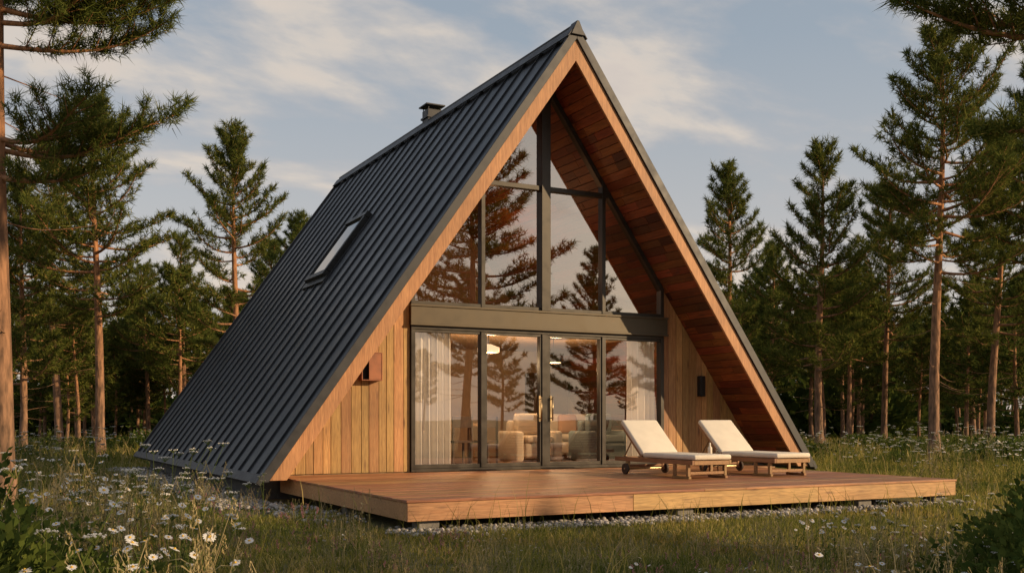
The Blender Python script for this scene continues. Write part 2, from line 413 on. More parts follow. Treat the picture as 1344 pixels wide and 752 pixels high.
# skylight
c=MB()
d_top=(XC-7.12)/cs; d_bot=(XC-6.18)/cs
ya,yb=19.62,20.88
def sbox(d0,d1,n0,n1,y0,y1,m): c.prism([P(-1,d0,-n0),P(-1,d1,-n0),P(-1,d1,-n1),P(-1,d0,-n1)],y0,y1,m)
sbox(d_top,d_top+0.12,-0.02,0.13,ya,yb,0); sbox(d_bot-0.12,d_bot,-0.02,0.125,ya,yb,0)
sbox(d_top+0.122,d_bot-0.122,-0.02,0.12,ya,ya+0.11,0); sbox(d_top+0.122,d_bot-0.122,-0.02,0.12,yb-0.11,yb,0)
sbox(d_top+0.115,d_bot-0.115,0.06,0.09,ya+0.10,yb-0.10,1)
sbox(d_bot+0.002,d_bot+0.14,-0.01,0.05,ya-0.1,yb+0.1,0)
sk,nt,p=newmat('skylight_glass'); p.inputs['Base Color'].default_value=(0.16,0.18,0.2,1); p.inputs['Metallic'].default_value=0.9; p.inputs['Roughness'].default_value=0.04
childof(c.build('skylight',[M_black,sk],bevel=0.008))
# chimney
c=MB(); cx,cy=XC+0.12,20.6
c.box(cx-0.16,cx+0.16,cy-0.16,cy+0.16,6.6,7.83); c.box(cx-0.19,cx+0.19,cy-0.19,cy+0.19,7.64,7.68)
for a in (-0.15,0.13):
    for b2 in (-0.15,0.13): c.box(cx+a,cx+a+0.02,cy+b2,cy+b2+0.02,7.83,7.90)
c.box(cx-0.22,cx+0.22,cy-0.22,cy+0.22,7.90,7.93); c.box(cx-0.25,cx+0.25,cy-0.25,cy+0.25,7.25,7.32)
childof(c.build('chimney',[M_trim],bevel=0.006))
# wall lamps
c=MB(); lx=5.54; hw_=0.17
c.box(lx-hw_,lx+hw_,YW-0.17,YW-0.005,1.80,1.815,1); c.box(lx-hw_,lx+hw_,YW-0.17,YW-0.005,2.225,2.24,1)
c.box(lx-hw_,lx-hw_+0.015,YW-0.17,YW-0.005,1.816,2.224,1); c.box(lx+hw_-0.015,lx+hw_,YW-0.17,YW-0.005,1.816,2.224,1)
c.box(lx-hw_+0.016,lx+hw_-0.016,YW-0.03,YW-0.008,1.817,2.223,0); c.box(lx-0.05,lx+hw_-0.016,YW-0.165,YW-0.15,1.817,2.223,1)
childof(c.build('wall_lantern',[M_black,M_copper],bevel=0.003))
c=MB(); lx=12.0
c.box(lx-0.055,lx+0.055,YW-0.12,YW-0.01,1.62,2.0); c.box(lx-0.03,lx+0.03,YW-0.03,YW-0.002,1.7,1.92)
childof(c.build('wall_light',[M_black],bevel=0.01))

# interior
c=MB(); 
y=YW+0.26
while y<21: c.box(XC-4.4,XC+4.4,y,y+0.176,DZ-0.05,DZ+0.01,0); y+=0.18
childof(c.build('interior_floor',[M_floorin]))
c=MB(); yi=21.0
c.prism([(XC-4.6,0.3),(XC+4.6,0.3),(XC+4.6,zs(XC+4.6)),(XC,zs(XC)-0.01),(XC-4.6,zs(XC-4.6))],yi,yi+0.1,0)
hwf=(AZ-3.0-T/cs)*cs/sn-0.02
c.box(XC-hwf,XC+hwf,YW+0.2,yi,2.76,2.98,1)
childof(c.build('interior_walls',[M_wall,M_wall]))
def furniture_sofa(b,x,y,w,d,m):
    z=DZ+0.01
    b.box(x,x+w,y,y+d,z+0.12,z+0.40,m)
    b.box(x,x+w,y+d-0.22,y+d,z+0.402,z+0.82,m)
    b.box(x-0.2,x-0.003,y,y+d,z+0.05,z+0.62,m); b.box(x+w+0.003,x+w+0.2,y,y+d,z+0.05,z+0.62,m)
    k=max(1,int(w/0.75))
    for i in range(k):
        a=x+0.02+i*w/k; b.box(a,a+w/k-0.03,y-0.02,y+d-0.25,z+0.402,z+0.54,m); b.box(a+0.02,a+w/k-0.05,y+d-0.42,y+d-0.22,z+0.545,z+0.95,m)
def smooth(o):
    for pl in o.data.polygons: pl.use_smooth=True
    return o
c=MB(); furniture_sofa(c,10.0,18.1,2.0,0.95,0); childof(smooth(c.build('sofa',[M_cream],bevel=0.06,seg=4)))
c=MB(); furniture_sofa(c,9.05,16.8,0.62,0.8,0); childof(smooth(c.build('cream_armchair',[M_cream],bevel=0.06,seg=4)))
c=MB(); furniture_sofa(c,10.45,16.5,0.6,0.8,0); childof(smooth(c.build('grey_armchair',[M_teal],bevel=0.06,seg=4)))
c=MB()
for (x,y,mm) in ((10.1,18.05,0),(10.75,18.08,1),(11.5,18.05,0)):
    c.box(x,x+0.42,y+0.35,y+0.5,DZ+0.56,DZ+0.95,mm)
childof(smooth(c.build('cushions',[M_teal,M_pillow],bevel=0.06,seg=3)))
c=MB(); c.box(7.35,8.55,17.2,18.0,DZ+0.72,DZ+0.77)
for x in (7.45,8.4):
    for y in (17.3,17.85): c.box(x,x+0.06,y,y+0.06,DZ+0.01,DZ+0.718)
for x in (7.55,8.05):
    c.box(x,x+0.40,16.7,17.1,DZ+0.43,DZ+0.47,1)
    for a in (0,0.36):
        for b2 in (0,0.36): c.box(x+a,x+a+0.035,16.7+b2,16.735+b2,DZ+0.01,DZ+0.43 if b2 else DZ+0.9,1)
    c.box(x+0.036,x+0.359,16.702,16.73,DZ+0.7,DZ+0.9,1)
c.tube([(7.8,17.6,DZ+0.771),(7.8,17.6,DZ+0.85),(7.8,17.6,DZ+0.98)],[0.06,0.07,0.03],14,m=1)
c.tube([(8.15,17.55,DZ+0.771),(8.15,17.55,DZ+0.82)],[0.08,0.12],14,m=1)
childof(c.build('dining_table',[M_teak,M_dark],bevel=0.005))
c=MB(); c.box(11.3,12.2,20.55,20.98,DZ+0.01,DZ+1.9)
childof(c.build('cabinet',[M_dark]))
c=MB(); c.box(7.2,8.4,20.94,20.985,1.5,2.3,0); childof(c.build('wall_picture',[M_black]))
# curtains
def curtain(x0,x1,yc):
    n=150; vs=[];fs=[]
    rr=random.Random(int(x0*10)); ph=[rr.uniform(0,6) for _ in range(3)]
    for i in range(n+1):
        t=i/n; x=x0+(x1-x0)*t
        for k,z in enumerate((0.37,1.5,2.70)):
            a=0.055*(1.1-0.2*k)
            y=yc+a*math.sin(t*(x1-x0)/0.125*2*math.pi+0.7*math.sin(t*9+ph[0]))+0.015*math.sin(t*23+ph[1]+k)
            vs.append((x,y,z))
    for i in range(n):
        for k in range(2): a=i*3+k; fs.append((a,a+3,a+4,a+1))
    c=MB(); c.add(vs,fs,0,True); childof(c.build('curtain',[M_curtain],recalc=False))
curtain(6.28,7.05,YW+0.18); curtain(10.5,11.12,YW+0.18)
# pendant lamps (lit in the photo)
for i,(x,y,r,z) in enumerate(((8.35,16.9,0.20,2.48),(10.0,17.4,0.16,2.36))):
    c=MB(); c.tube([(x,y,2.76),(x,y,z+0.08)],0.008,6,m=1)
    c.tube([(x,y,z+0.08),(x,y,z+0.02),(x,y,z-0.06)],[0.05,r,r],24,m=0 if i==0 else 1,cap=True)
    c.tube([(x,y,z-0.061),(x,y,z-0.075)],r*0.9,20,m=0)
    childof(c.build('pendant_lamp',[M_lamp,M_black]))
    l=bpy.data.lights.new('pendant_bulb','POINT'); l.energy=80; l.color=(1,0.68,0.37); l.shadow_soft_size=0.12
    o=bpy.data.objects.new('pendant_bulb',l); link(o); o.location=(x,y,z-0.25); childof(o)
l=bpy.data.lights.new('added_loft_fill','POINT'); l.energy=45; l.color=(1,0.60,0.34); l.shadow_soft_size=0.2  # added hidden fill light to warm the upper panes, no real fixture
o=bpy.data.objects.new('added_loft_fill',l); link(o); o.location=(XC+0.3,18.6,4.4); childof(o)
# ------------------------------------------------------------------ DECK
deck=empty('wooden_deck',(8.2,12.5,0))
def dk(ob): ob.parent=deck; ob.location=Vector(ob.location)-Vector((8.2,12.5,0)); return ob
DX0,DX1,DY0=4.06,12.40,10.12
b=MB(); y=DY0+0.0
rr=random.Random(11)
while y<YW-0.06:
    e=min(y+0.143,YW-0.055)
    x0,x1=DX0-0.015,DX1+0.015
    if y>YF-0.1: x0=max(x0,XC-4.85+0.15); x1=min(XC+4.85-0.1,12.9)
    cuts=sorted([x0,x1]+[rr.uniform(x0+1.2,x1-1.2) for _ in range(2)])
    for a,c2 in zip(cuts[:-1],cuts[1:]):
        b.box(a,c2-0.003,y,e-0.007,DZ-0.028,DZ+rr.uniform(-0.002,0.002))
    y+=0.143
dk(b.build('deck_boards',[M_deck],bevel=0.004))
b=MB()
for (a,c2) in ((DX0,6.9),(6.905,9.8),(9.805,DX1)):
    b.box(a,c2,DY0+0.012,DY0+0.045,DZ-0.225,DZ-0.0305)
b.box(DX0,DX0+0.035,DY0+0.047,YW-0.3,DZ-0.224,DZ-0.031); b.box(DX1-0.035,DX1,DY0+0.047,YW-0.3,DZ-0.224,DZ-0.031)
dk(b.build('deck_fascia',[M_deckedge],bevel=0.004))
b=MB()
for x in np.arange(DX0+0.2,DX1,0.6): b.box(x,x+0.05,DY0+0.05,YW-0.2,DZ-0.19,DZ-0.03)
dk(b.build('deck_joists',[M_deckedge]))
b=MB()
for x in (DX0+0.16,7.6,10.6,DX1-0.35):
    for y in (DY0+0.09,12.6): b.box(x,x+0.24,y,y+0.2,-0.05,DZ-0.228)
dk(b.build('deck_footings',[M_block],bevel=0.01))

# ------------------------------------------------------------------ LOUNGERS
def lounger(x0,y0):
    e=empty('sun_lounger',(x0,y0,DZ)); W=0.70; Ln=1.98
    fr=MB()
    zt=0.20
    for x in (0,W-0.04): fr.box(x,x+0.04,0,Ln,zt,zt+0.065)
    fr.box(0.042,W-0.042,0.0,0.04,zt,zt+0.06); fr.box(0.042,W-0.042,Ln-0.04,Ln,zt,zt+0.06)
    for x in (0.0,W-0.045):
        fr.box(x,x+0.045,0.10,0.15,0.035,zt-0.001); fr.box(x,x+0.045,0.42,0.46,0.035,zt-0.001); fr.box(x,x+0.045,0.08,0.48,0.0,0.034)
    fr.box(0.047,W-0.047,0.105,0.145,0.06,0.10)
    for x in (0.0,W-0.045): fr.box(x,x+0.045,Ln-0.36,Ln-0.30,0.06,zt-0.001)
    fr.box(0.047,W-0.047,Ln-0.35,Ln-0.31,0.11,0.15)
    y=0.07
    while y<1.22: fr.box(0.042,W-0.042,y,y+0.055,zt+0.042,zt+0.062); y+=0.085
    an=math.radians(41); by,bz=1.27,zt+0.06
    def bp(t,n): return (by+t*math.cos(an)-n*math.sin(an), bz+t*math.sin(an)+n*math.cos(an))
    def bbox(xa,xb,t0,t1,n0,n1,m,mb):
        q=[bp(t0,n0),bp(t1,n0),bp(t1,n1),bp(t0,n1)]
        vs=[(xa,a,b) for a,b in q]+[(xb,a,b) for a,b in q]
        mb.add(vs,[(0,1,2,3),(7,6,5,4),(0,4,5,1),(1,5,6,2),(2,6,7,3),(3,7,4,0)],m)
    for x in (0.045,W-0.085): bbox(x,x+0.04,0,0.74,-0.04,0.0,0,fr)
    t=0.03
    while t<0.72: bbox(0.087,W-0.087,t,t+0.05,-0.022,-0.004,0,fr); t+=0.08
    q=bp(0.45,-0.04)
    for x in (0.09,W-0.12): fr.tube([(x,q[0],q[1]),(x,Ln-0.1,zt+0.02)],0.012,6)
    fr.build('frame',[M_teak],e,bevel=0.004)
    wh=MB()
    for x in (-0.045,W+0.005):
        wh.tube([(x,Ln-0.33,0.085),(x+0.04,Ln-0.33,0.085)],0.085,24,smooth=False); 
    wh.tube([(-0.05,Ln-0.33,0.085),(W+0.05,Ln-0.33,0.085)],0.018,10,m=1)
    wh.build('wheels',[M_rubber,M_brass],e,bevel=0.01)
    cu=MB()
    cu.box(0.015,W-0.015,-0.03,1.25,zt+0.07,zt+0.145)
    bbox(0.015,W-0.015,0.03,0.80,0.008,0.085,0,cu)
    ob=cu.build('cushion',[M_cushion],e,bevel=0.03,seg=4)
    for pl in ob.data.polygons: pl.use_smooth=True
    return e
lounger(9.04,11.80); lounger(10.55,11.80)
st=empty('side_table',(10.12,12.75,DZ))
c=MB(); c.tube([(0,0,0.27),(0,0,0.29)],0.19,24,smooth=False)
for k in range(3):
    a=k*2.094; c.tube([(0.15*math.cos(a),0.15*math.sin(a),0),(0.1*math.cos(a),0.1*math.sin(a),0.27)],0.012,8)
c.build('table_body',[M_teak],st)
bt=empty('glass_bottle',(10.08,12.72,DZ+0.291))
c=MB(); c.tube([(0,0,0),(0,0,0.005),(0,0,0.12),(0,0,0.15),(0,0,0.2)],[0.03,0.034,0.034,0.014,0.013],16)
c.build('bottle_body',[M_cushion],bt)
gl=empty('drinking_glass',(10.2,12.68,DZ+0.291)); c=MB(); c.tube([(0,0,0),(0,0,0.1)],[0.026,0.033],16,cap=False); c.build('glass_body',[M_bottle],gl)

# ------------------------------------------------------------------ GRAVEL
def stones(name,regions,seed):
    rg=np.random.default_rng(seed)
    ico=np.array([(0,0,1),(.894,0,.447),(.276,.851,.447),(-.724,.526,.447),(-.724,-.526,.447),(.276,-.851,.447),(.724,.526,-.447),(-.276,.851,-.447),(-.894,0,-.447),(-.276,-.851,-.447),(.724,-.526,-.447),(0,0,-1)])
    F=np.array([(0,1,2),(0,2,3),(0,3,4),(0,4,5),(0,5,1),(1,6,2),(2,7,3),(3,8,4),(4,9,5),(5,10,1),(2,6,7),(3,7,8),(4,8,9),(5,9,10),(1,10,6),(6,11,7),(7,11,8),(8,11,9),(9,11,10),(10,11,6)])
    V=[];Fs=[];o=0
    for (x0,x1,y0,y1,dens) in regions:
        n=int((x1-x0)*(y1-y0)*dens)
        for i in range(n):
            c=np.array([rg.uniform(x0,x1)+rg.normal(0,0.06),rg.uniform(y0,y1)+rg.normal(0,0.08),0])
            r=rg.uniform(0.014,0.036)*np.array([rg.uniform(0.8,1.3),rg.uniform(0.8,1.3),rg.uniform(0.5,0.9)])
            c[2]=r[2]*0.4+rg.uniform(0.0,0.03)
            V.append(ico*(r*(1+rg.uniform(-0.2,0.2,(12,1))))+c); Fs.append(F+o); o+=12
    me=np_mesh(name,np.concatenate(V),[np.concatenate(Fs)],[M_gravel],smooth=True)
    link(bpy.data.objects.new(name,me))
stones('gravel',[(2.9,3.75,13.8,26.5,330),(3.35,4.1,11.5,13.8,150),(3.9,10.2,9.75,10.35,500),(10.2,12.6,9.85,10.3,350)],4)

# ------------------------------------------------------------------ GRASS (one mesh)
def inside_house(x,y,mg=0):
    return (3.5-mg<x<13.9+mg and 14.2-mg<y<26.8+mg) or (DX0-mg<x<DX1+mg and DY0-mg<y<15)
def inst(me,name,x,y,rot,sc,parent,z=0,zs_=None):
    o=bpy.data.objects.new(name,me); o.location=(x,y,z); o.rotation_euler=(0,0,rot); o.scale=(sc,sc,zs_ if zs_ else sc)
    C.objects.link(o); o.parent=parent; return o
rg=np.random.default_rng(7)
GV=[];GQ=[];GT=[];off=0
def scatter(dens,d0,d1,hmin,hmax,w,lean,um=0.54,mg=0.12,usel=None,clump=0.5,csz=0.06):
    global off
    n=int(um*(d1*d1-d0*d0)*dens)
    d=np.sqrt(rg.uniform(d0*d0,d1*d1,n)); u=rg.uniform(-um,um,n)
    x=(FW[0]+RT[0]*u)*d; y=(FW[1]+RT[1]*u)*d
    k=rg.integers(0,n,n)//18*18%n; m=rg.random(n)<clump
    x=np.where(m,x[k]+rg.normal(0,csz,n),x); y=np.where(m,y[k]+rg.normal(0,csz,n),y)
    keep=~(((x>3.5-mg)&(x<13.9+mg)&(y>14.2-mg)&(y<26.8+mg))|((x>DX0-mg)&(x<DX1+mg)&(y>DY0-mg*1.0)&(y<15)))
    keep&=~(((x>3.9)&(x<12.4)&(y>9.72)&(y<10.2))&(rg.random(n)<.85))
    keep&=~(((x>2.8)&(x<3.8)&(y>12.5)&(y<26.5))&(rg.random(n)<.85))
    if usel is not None: keep&=(np.abs(u)>usel)|(rg.random(n)<.12)
    x,y,d=x[keep],y[keep],d[keep]; n=len(x)
    nz=0.5+0.25*np.sin(x*1.7+0.8*np.sin(y*1.3))+0.25*np.cos(y*2.1+np.sin(x*0.9)*1.4)
    h=rg.uniform(hmin,hmax,n)*(0.6+0.8*rg.random(n)**2)*(0.6+0.9*nz)
    a=rg.uniform(0,2*np.pi,n); l=rg.uniform(0.05,lean,n)*h*1.6; b=rg.uniform(0,2*np.pi,n)
    wx,wy=np.cos(b)*w*.5,np.sin(b)*w*.5; dx,dy=np.cos(a)*l,np.sin(a)*l; z0=np.full(n,-.01)
    V=np.stack([np.stack([x-wx,y-wy,z0],1),np.stack([x+wx,y+wy,z0],1),
                np.stack([x+dx*.35+wx*.8,y+dy*.35+wy*.8,h*.6],1),np.stack([x+dx*.35-wx*.8,y+dy*.35-wy*.8,h*.6],1),
                np.stack([x+dx,y+dy,h],1)],1).reshape(-1,3)
    i=np.arange(n)[:,None]*5+off
    GV.append(V); GQ.append(np.concatenate([i,i+1,i+2,i+3],1)); GT.append(np.concatenate([i+3,i+2,i+4],1)); off+=n*5
scatter(1100,6.0,12.5,0.025,0.085,0.009,0.9)
scatter(340,12.5,28,0.04,0.12,0.016,0.8)
scatter(42,28,62,0.10,0.30,0.045,0.5,um=.56)
scatter(34,5.0,12,0.15,0.45,0.007,0.5,um=.56,usel=.3,clump=.8,csz=.10)
scatter(18,12,30,0.15,0.50,0.012,0.5,usel=.22,clump=.8,csz=.14)
me=np_mesh('meadow_grass',np.concatenate(GV),[np.concatenate(GQ),np.concatenate(GT)],[M_grass])
link(bpy.data.objects.new('meadow_grass',me))

# ------------------------------------------------------------------ FLOWERS
def flower_clump(seed,n,h0,h1,spread,kind):
    rg=random.Random(seed); b=MB()
    for i in range(n):
        a=rg.uniform(0,6.28); r=spread*math.sqrt(rg.random()); x,y=r*math.cos(a),r*math.sin(a)
        h=rg.uniform(h0,h1); lx,ly=rg.uniform(-.18,.18)*h/0.5,rg.uniform(-.18,.18)*h/0.5
        pts=[(x,y,0),(x+lx*.3,y+ly*.3,h*.5),(x+lx,y+ly,h)]
        b.tube(pts,[0.004,0.003,0.002],4,m=0,cap=False)
        for k in range(rg.randint(3,7)):
            t=rg.uniform(0.05,0.8); px,py,pz=x+lx*t*t,y+ly*t*t,h*t; q=rg.uniform(0,6.28); L=rg.uniform(.05,.12); w=.012
            dx,dy=math.cos(q),math.sin(q)
            b.add([(px,py,pz),(px+dx*L*.5-dy*w,py+dy*L*.5+dx*w,pz+L*.35),(px+dx*L,py+dy*L,pz+L*.3),(px+dx*L*.5+dy*w,py+dy*L*.5-dx*w,pz+L*.35)],[(0,1,2,3)],1)
        X,Y,Z=x+lx,y+ly,h
        if kind=='daisy':
            tx,ty=rg.uniform(-.5,.5),rg.uniform(-.9,.1); nrm=Vector((tx,ty,1)).normalized()
            A=nrm.cross(Vector((0,1,0.1))).normalized(); B=nrm.cross(A); R=rg.uniform(.026,.038); c0=Vector((X,Y,Z))
            m=14
            for k in range(m):
                q=2*math.pi*k/m+rg.uniform(-.05,.05); D=A*math.cos(q)+B*math.sin(q); S=A*-math.sin(q)+B*math.cos(q)
                w=R*.2; dr=nrm*rg.uniform(-.15,.12)*R
                b.add([c0+D*R*.2-S*w*.5,c0+D*R*.7-S*w+dr*.5,c0+D*R+dr,c0+D*R*.7+S*w+dr*.5,c0+D*R*.2+S*w*.5],[(0,1,2,3,4)],2)
            ring=[c0+(A*math.cos(2*math.pi*k/8)+B*math.sin(2*math.pi*k/8))*R*.3+nrm*.002 for k in range(8)]
            b.add(ring+[c0+nrm*.010],[(k,(k+1)%8,8) for k in range(8)],3)
        elif kind=='umbel':
            for k in range(rg.randint(16,28)):
                q=rg.uniform(0,6.28); r2=.055*math.sqrt(rg.random()); cx,cy,cz=X+r2*math.cos(q),Y+r2*math.sin(q),Z+.03-r2*.2+rg.uniform(-.006,.006)
                b.tube([(X,Y,Z-.02),(cx,cy,cz)],.0012,3,m=0,cap=False)
                s=rg.uniform(.006,.011)
                b.add([(cx-s,cy,cz),(cx,cy-s,cz+.002),(cx+s,cy,cz),(cx,cy+s,cz+.002)],[(0,1,2,3)],2)
                b.add([(cx,cy,cz-s*.6),(cx+s*.8,cy,cz),(cx,cy,cz+s*.6),(cx-s*.8,cy,cz)],[(0,1,2,3)],2)
        elif kind=='pink':
            for k in range(rg.randint(5,10)):
                t=k/10; cx,cy,cz=X+rg.uniform(-.02,.02),Y+rg.uniform(-.02,.02),Z-t*.12; s=.009
                b.add([(cx-s,cy,cz),(cx,cy,cz+s),(cx+s,cy,cz),(cx,cy,cz-s)],[(0,1,2,3)],2); b.add([(cx,cy-s,cz),(cx,cy,cz+s),(cx,cy+s,cz),(cx,cy,cz-s)],[(0,1,2,3)],2)
        elif kind=='seed':
            for k in range(12):
                t=k/12; q=rg.uniform(0,6.28); L=.03*(1-t*.5); pz=Z-.13*(1-t)
                b.add([(X,Y,pz),(X+math.cos(q)*L*.5+.003,Y+math.sin(q)*L*.5,pz+L*.5),(X+math.cos(q)*L*.5,Y+math.sin(q)*L*.5,pz+L),(X+math.cos(q)*L*.5-.003,Y+math.sin(q)*L*.5,pz+L*.5)],[(0,1,2,3)],2)
    mats={'daisy':[M_stem,M_leaf,M_petal,M_yellow],'umbel':[M_stem,M_leaf,M_petal],'pink':[M_stem,M_leaf,M_pink],'seed':[M_dry,M_dry,M_dry]}[kind]
    me=bpy.data.meshes.new(kind+'_clump'); me.from_pydata(b.v,[],b.f)
    for m in mats: me.materials.append(m)
    me.polygons.foreach_set('material_index',b.m); me.update(); return me
K={'daisy':[flower_clump(s,7,.45,.72,.4,'daisy') for s in (1,2,3)],
   'daisylow':[flower_clump(s,7,.22,.4,.5,'daisy') for s in (4,5)],
   'umbel':[flower_clump(s,6,.5,.9,.5,'umbel') for s in (6,7,8)],
   'pink':[flower_clump(s,7,.2,.45,.5,'pink') for s in (9,10)],
   'seed':[flower_clump(s,16,.35,.8,.4,'seed') for s in (11,12,13)]}
def shrub(seed,n,R,H,leaf,flowers):
    rg=np.random.default_rng(seed); 
    c=rg.normal(0,1,(n,3)); c/=np.linalg.norm(c,axis=1)[:,None]; rad=rg.random(n)**0.4
    lob=1+0.3*np.sin(c[:,0]*4+seed)*np.cos(c[:,1]*5)+0.2*np.sin(c[:,2]*9)
    p=c*rad[:,None]*lob[:,None]*np.array([R,R,H*0.6]); p[:,2]=np.abs(p[:,2]+H*.35)
    d=c+rg.normal(0,.6,(n,3))+np.array([0,0,.4]); d/=np.linalg.norm(d,axis=1)[:,None]
    s=np.cross(d,rg.normal(0,1,(n,3))); s/=np.linalg.norm(s,axis=1)[:,None]
    L=leaf*rg.uniform(.6,1.3,(n,1)); w=L*.28
    V=np.stack([p,p+d*L*.5+s*w,p+d*L,p+d*L*.5-s*w],1).reshape(-1,3)
    i=np.arange(n)[:,None]*4; q=np.concatenate([i,i+1,i+2,i+3],1); mi=np.zeros(n,int)
    if flowers:
        fsel=rg.random(n)<flowers; fsel&=(rad>.8)&(c[:,2]>-.1)
        k=np.where(fsel)[0]; 
        Vf=[];Qf=[];o=len(V)
        for j in k:
            a=p[j]+d[j]*L[j]*1.3; r=.032
            for t in range(6):
                an=t*math.pi/3; an2=an+.35; an0=an-.35
                Vf+= [a,a+r*np.array([math.cos(an0),math.sin(an0)*.9,.35])*.8,a+r*np.array([math.cos(an),math.sin(an)*.9,.2]),a+r*np.array([math.cos(an2),math.sin(an2)*.9,.35])*.8]
                Qf.append([o,o+1,o+2,o+3]); o+=4
        if Vf: V=np.concatenate([V,np.array(Vf)]); q=np.concatenate([q,np.array(Qf)]); mi=np.concatenate([mi,np.ones(len(Qf),int)])
    return np_mesh('shrub',V,[q],[M_leaf,M_petal],mi)
SH=[shrub(1,3800,.55,.7,.07,.012),shrub(2,3800,.65,.6,.06,.02),shrub(3,3000,.5,.9,.07,.0)]
SHB=[shrub(4,2000,1.3,.8,.15,.035),shrub(5,2000,1.6,.7,.15,.05)]
SHF=[shrub(6,1500,1.8,1.6,.26,0),shrub(7,1500,2.0,1.3,.26,0)]

wild=empty('wildflower_meadow')
rr=random.Random(77)
for k in range(60):
    u=rr.uniform(-0.54,-0.30); d=rr.uniform(4.0,12)
    x,y=at(u,d); kk=rr.choice(['daisy','daisy','umbel','seed','seed','daisylow','umbel']); inst(rr.choice(K[kk]),kk+'_clump',x,y,rr.uniform(-.6,.6),rr.uniform(.8,1.1),wild)
for k in range(48):
    u=rr.uniform(0.28,0.54); d=rr.uniform(4.6,10.5)
    x,y=at(u,d)
    if inside_house(x,y,.5): continue
    kk=rr.choice(['daisy','umbel','seed','daisylow','seed','daisylow']); inst(rr.choice(K[kk]),kk+'_clump',x,y,rr.uniform(-.6,.6),rr.uniform(.5,.8),wild)
for k in range(90):
    u=rr.uniform(-0.35,0.4); d=rr.uniform(7,9.8)
    x,y=at(u,d)
    if inside_house(x,y,.7): continue
    kk=rr.choice(['pink','seed','daisylow','pink','seed']); inst(rr.choice(K[kk]),kk+'_clump',x,y,rr.uniform(0,6.28),rr.uniform(.25,.5),wild)
for k in range(46):
    x=rr.uniform(0.6,3.3); y=rr.uniform(9.5,15)
    kk=rr.choice(['pink','seed','seed','umbel']); inst(rr.choice(K[kk]),kk+'_clump',x,y,rr.uniform(0,6.28),rr.uniform(.35,.7),wild)
for k in range(230):
    d=rr.uniform(15,36); u=rr.choice([rr.uniform(-0.53,-0.25),rr.uniform(0.22,0.53)])
    x,y=at(u,d)
    if inside_house(x,y,1.5): continue
    kk=rr.choice(['umbel','umbel','daisy','seed']); inst(rr.choice(K[kk]),kk+'_clump',x,y,rr.uniform(0,6.28),rr.uniform(.7,1.3),wild)
for (u,d,i,s) in ((-.52,5.4,0,1.0),(-.46,6.3,1,.9),(-.55,7.5,2,1.1),(-.40,6.0,0,.55),(.50,6.2,0,.85),(.55,6.8,1,1.0),(.47,5.6,1,.6),(.56,5.4,2,.9),(.52,8.0,0,1.0)):
    x,y=at(u,d); o=inst(SH[i],'flowering_shrub',x,y,rr.uniform(0,6.28),s,None); 
thick=empty('meadow_thicket')
for k in range(40):
    d=rr.uniform(26,48); u=rr.choice([rr.uniform(-0.56,-0.2),rr.uniform(0.2,0.56)])
    x,y=at(u,d)
    if inside_house(x,y,2): continue
    inst(rr.choice(SHB),'thicket_bush',x,y,rr.uniform(0,6.28),rr.uniform(.35,.85),thick)
for k in range(95):
    d=rr.uniform(62,100); u=rr.uniform(-.56,.56)
    x,y=at(u,d); inst(rr.choice(SHF),'thicket_bush',x,y,rr.uniform(0,6.28),rr.uniform(1.4,2.6),thick)

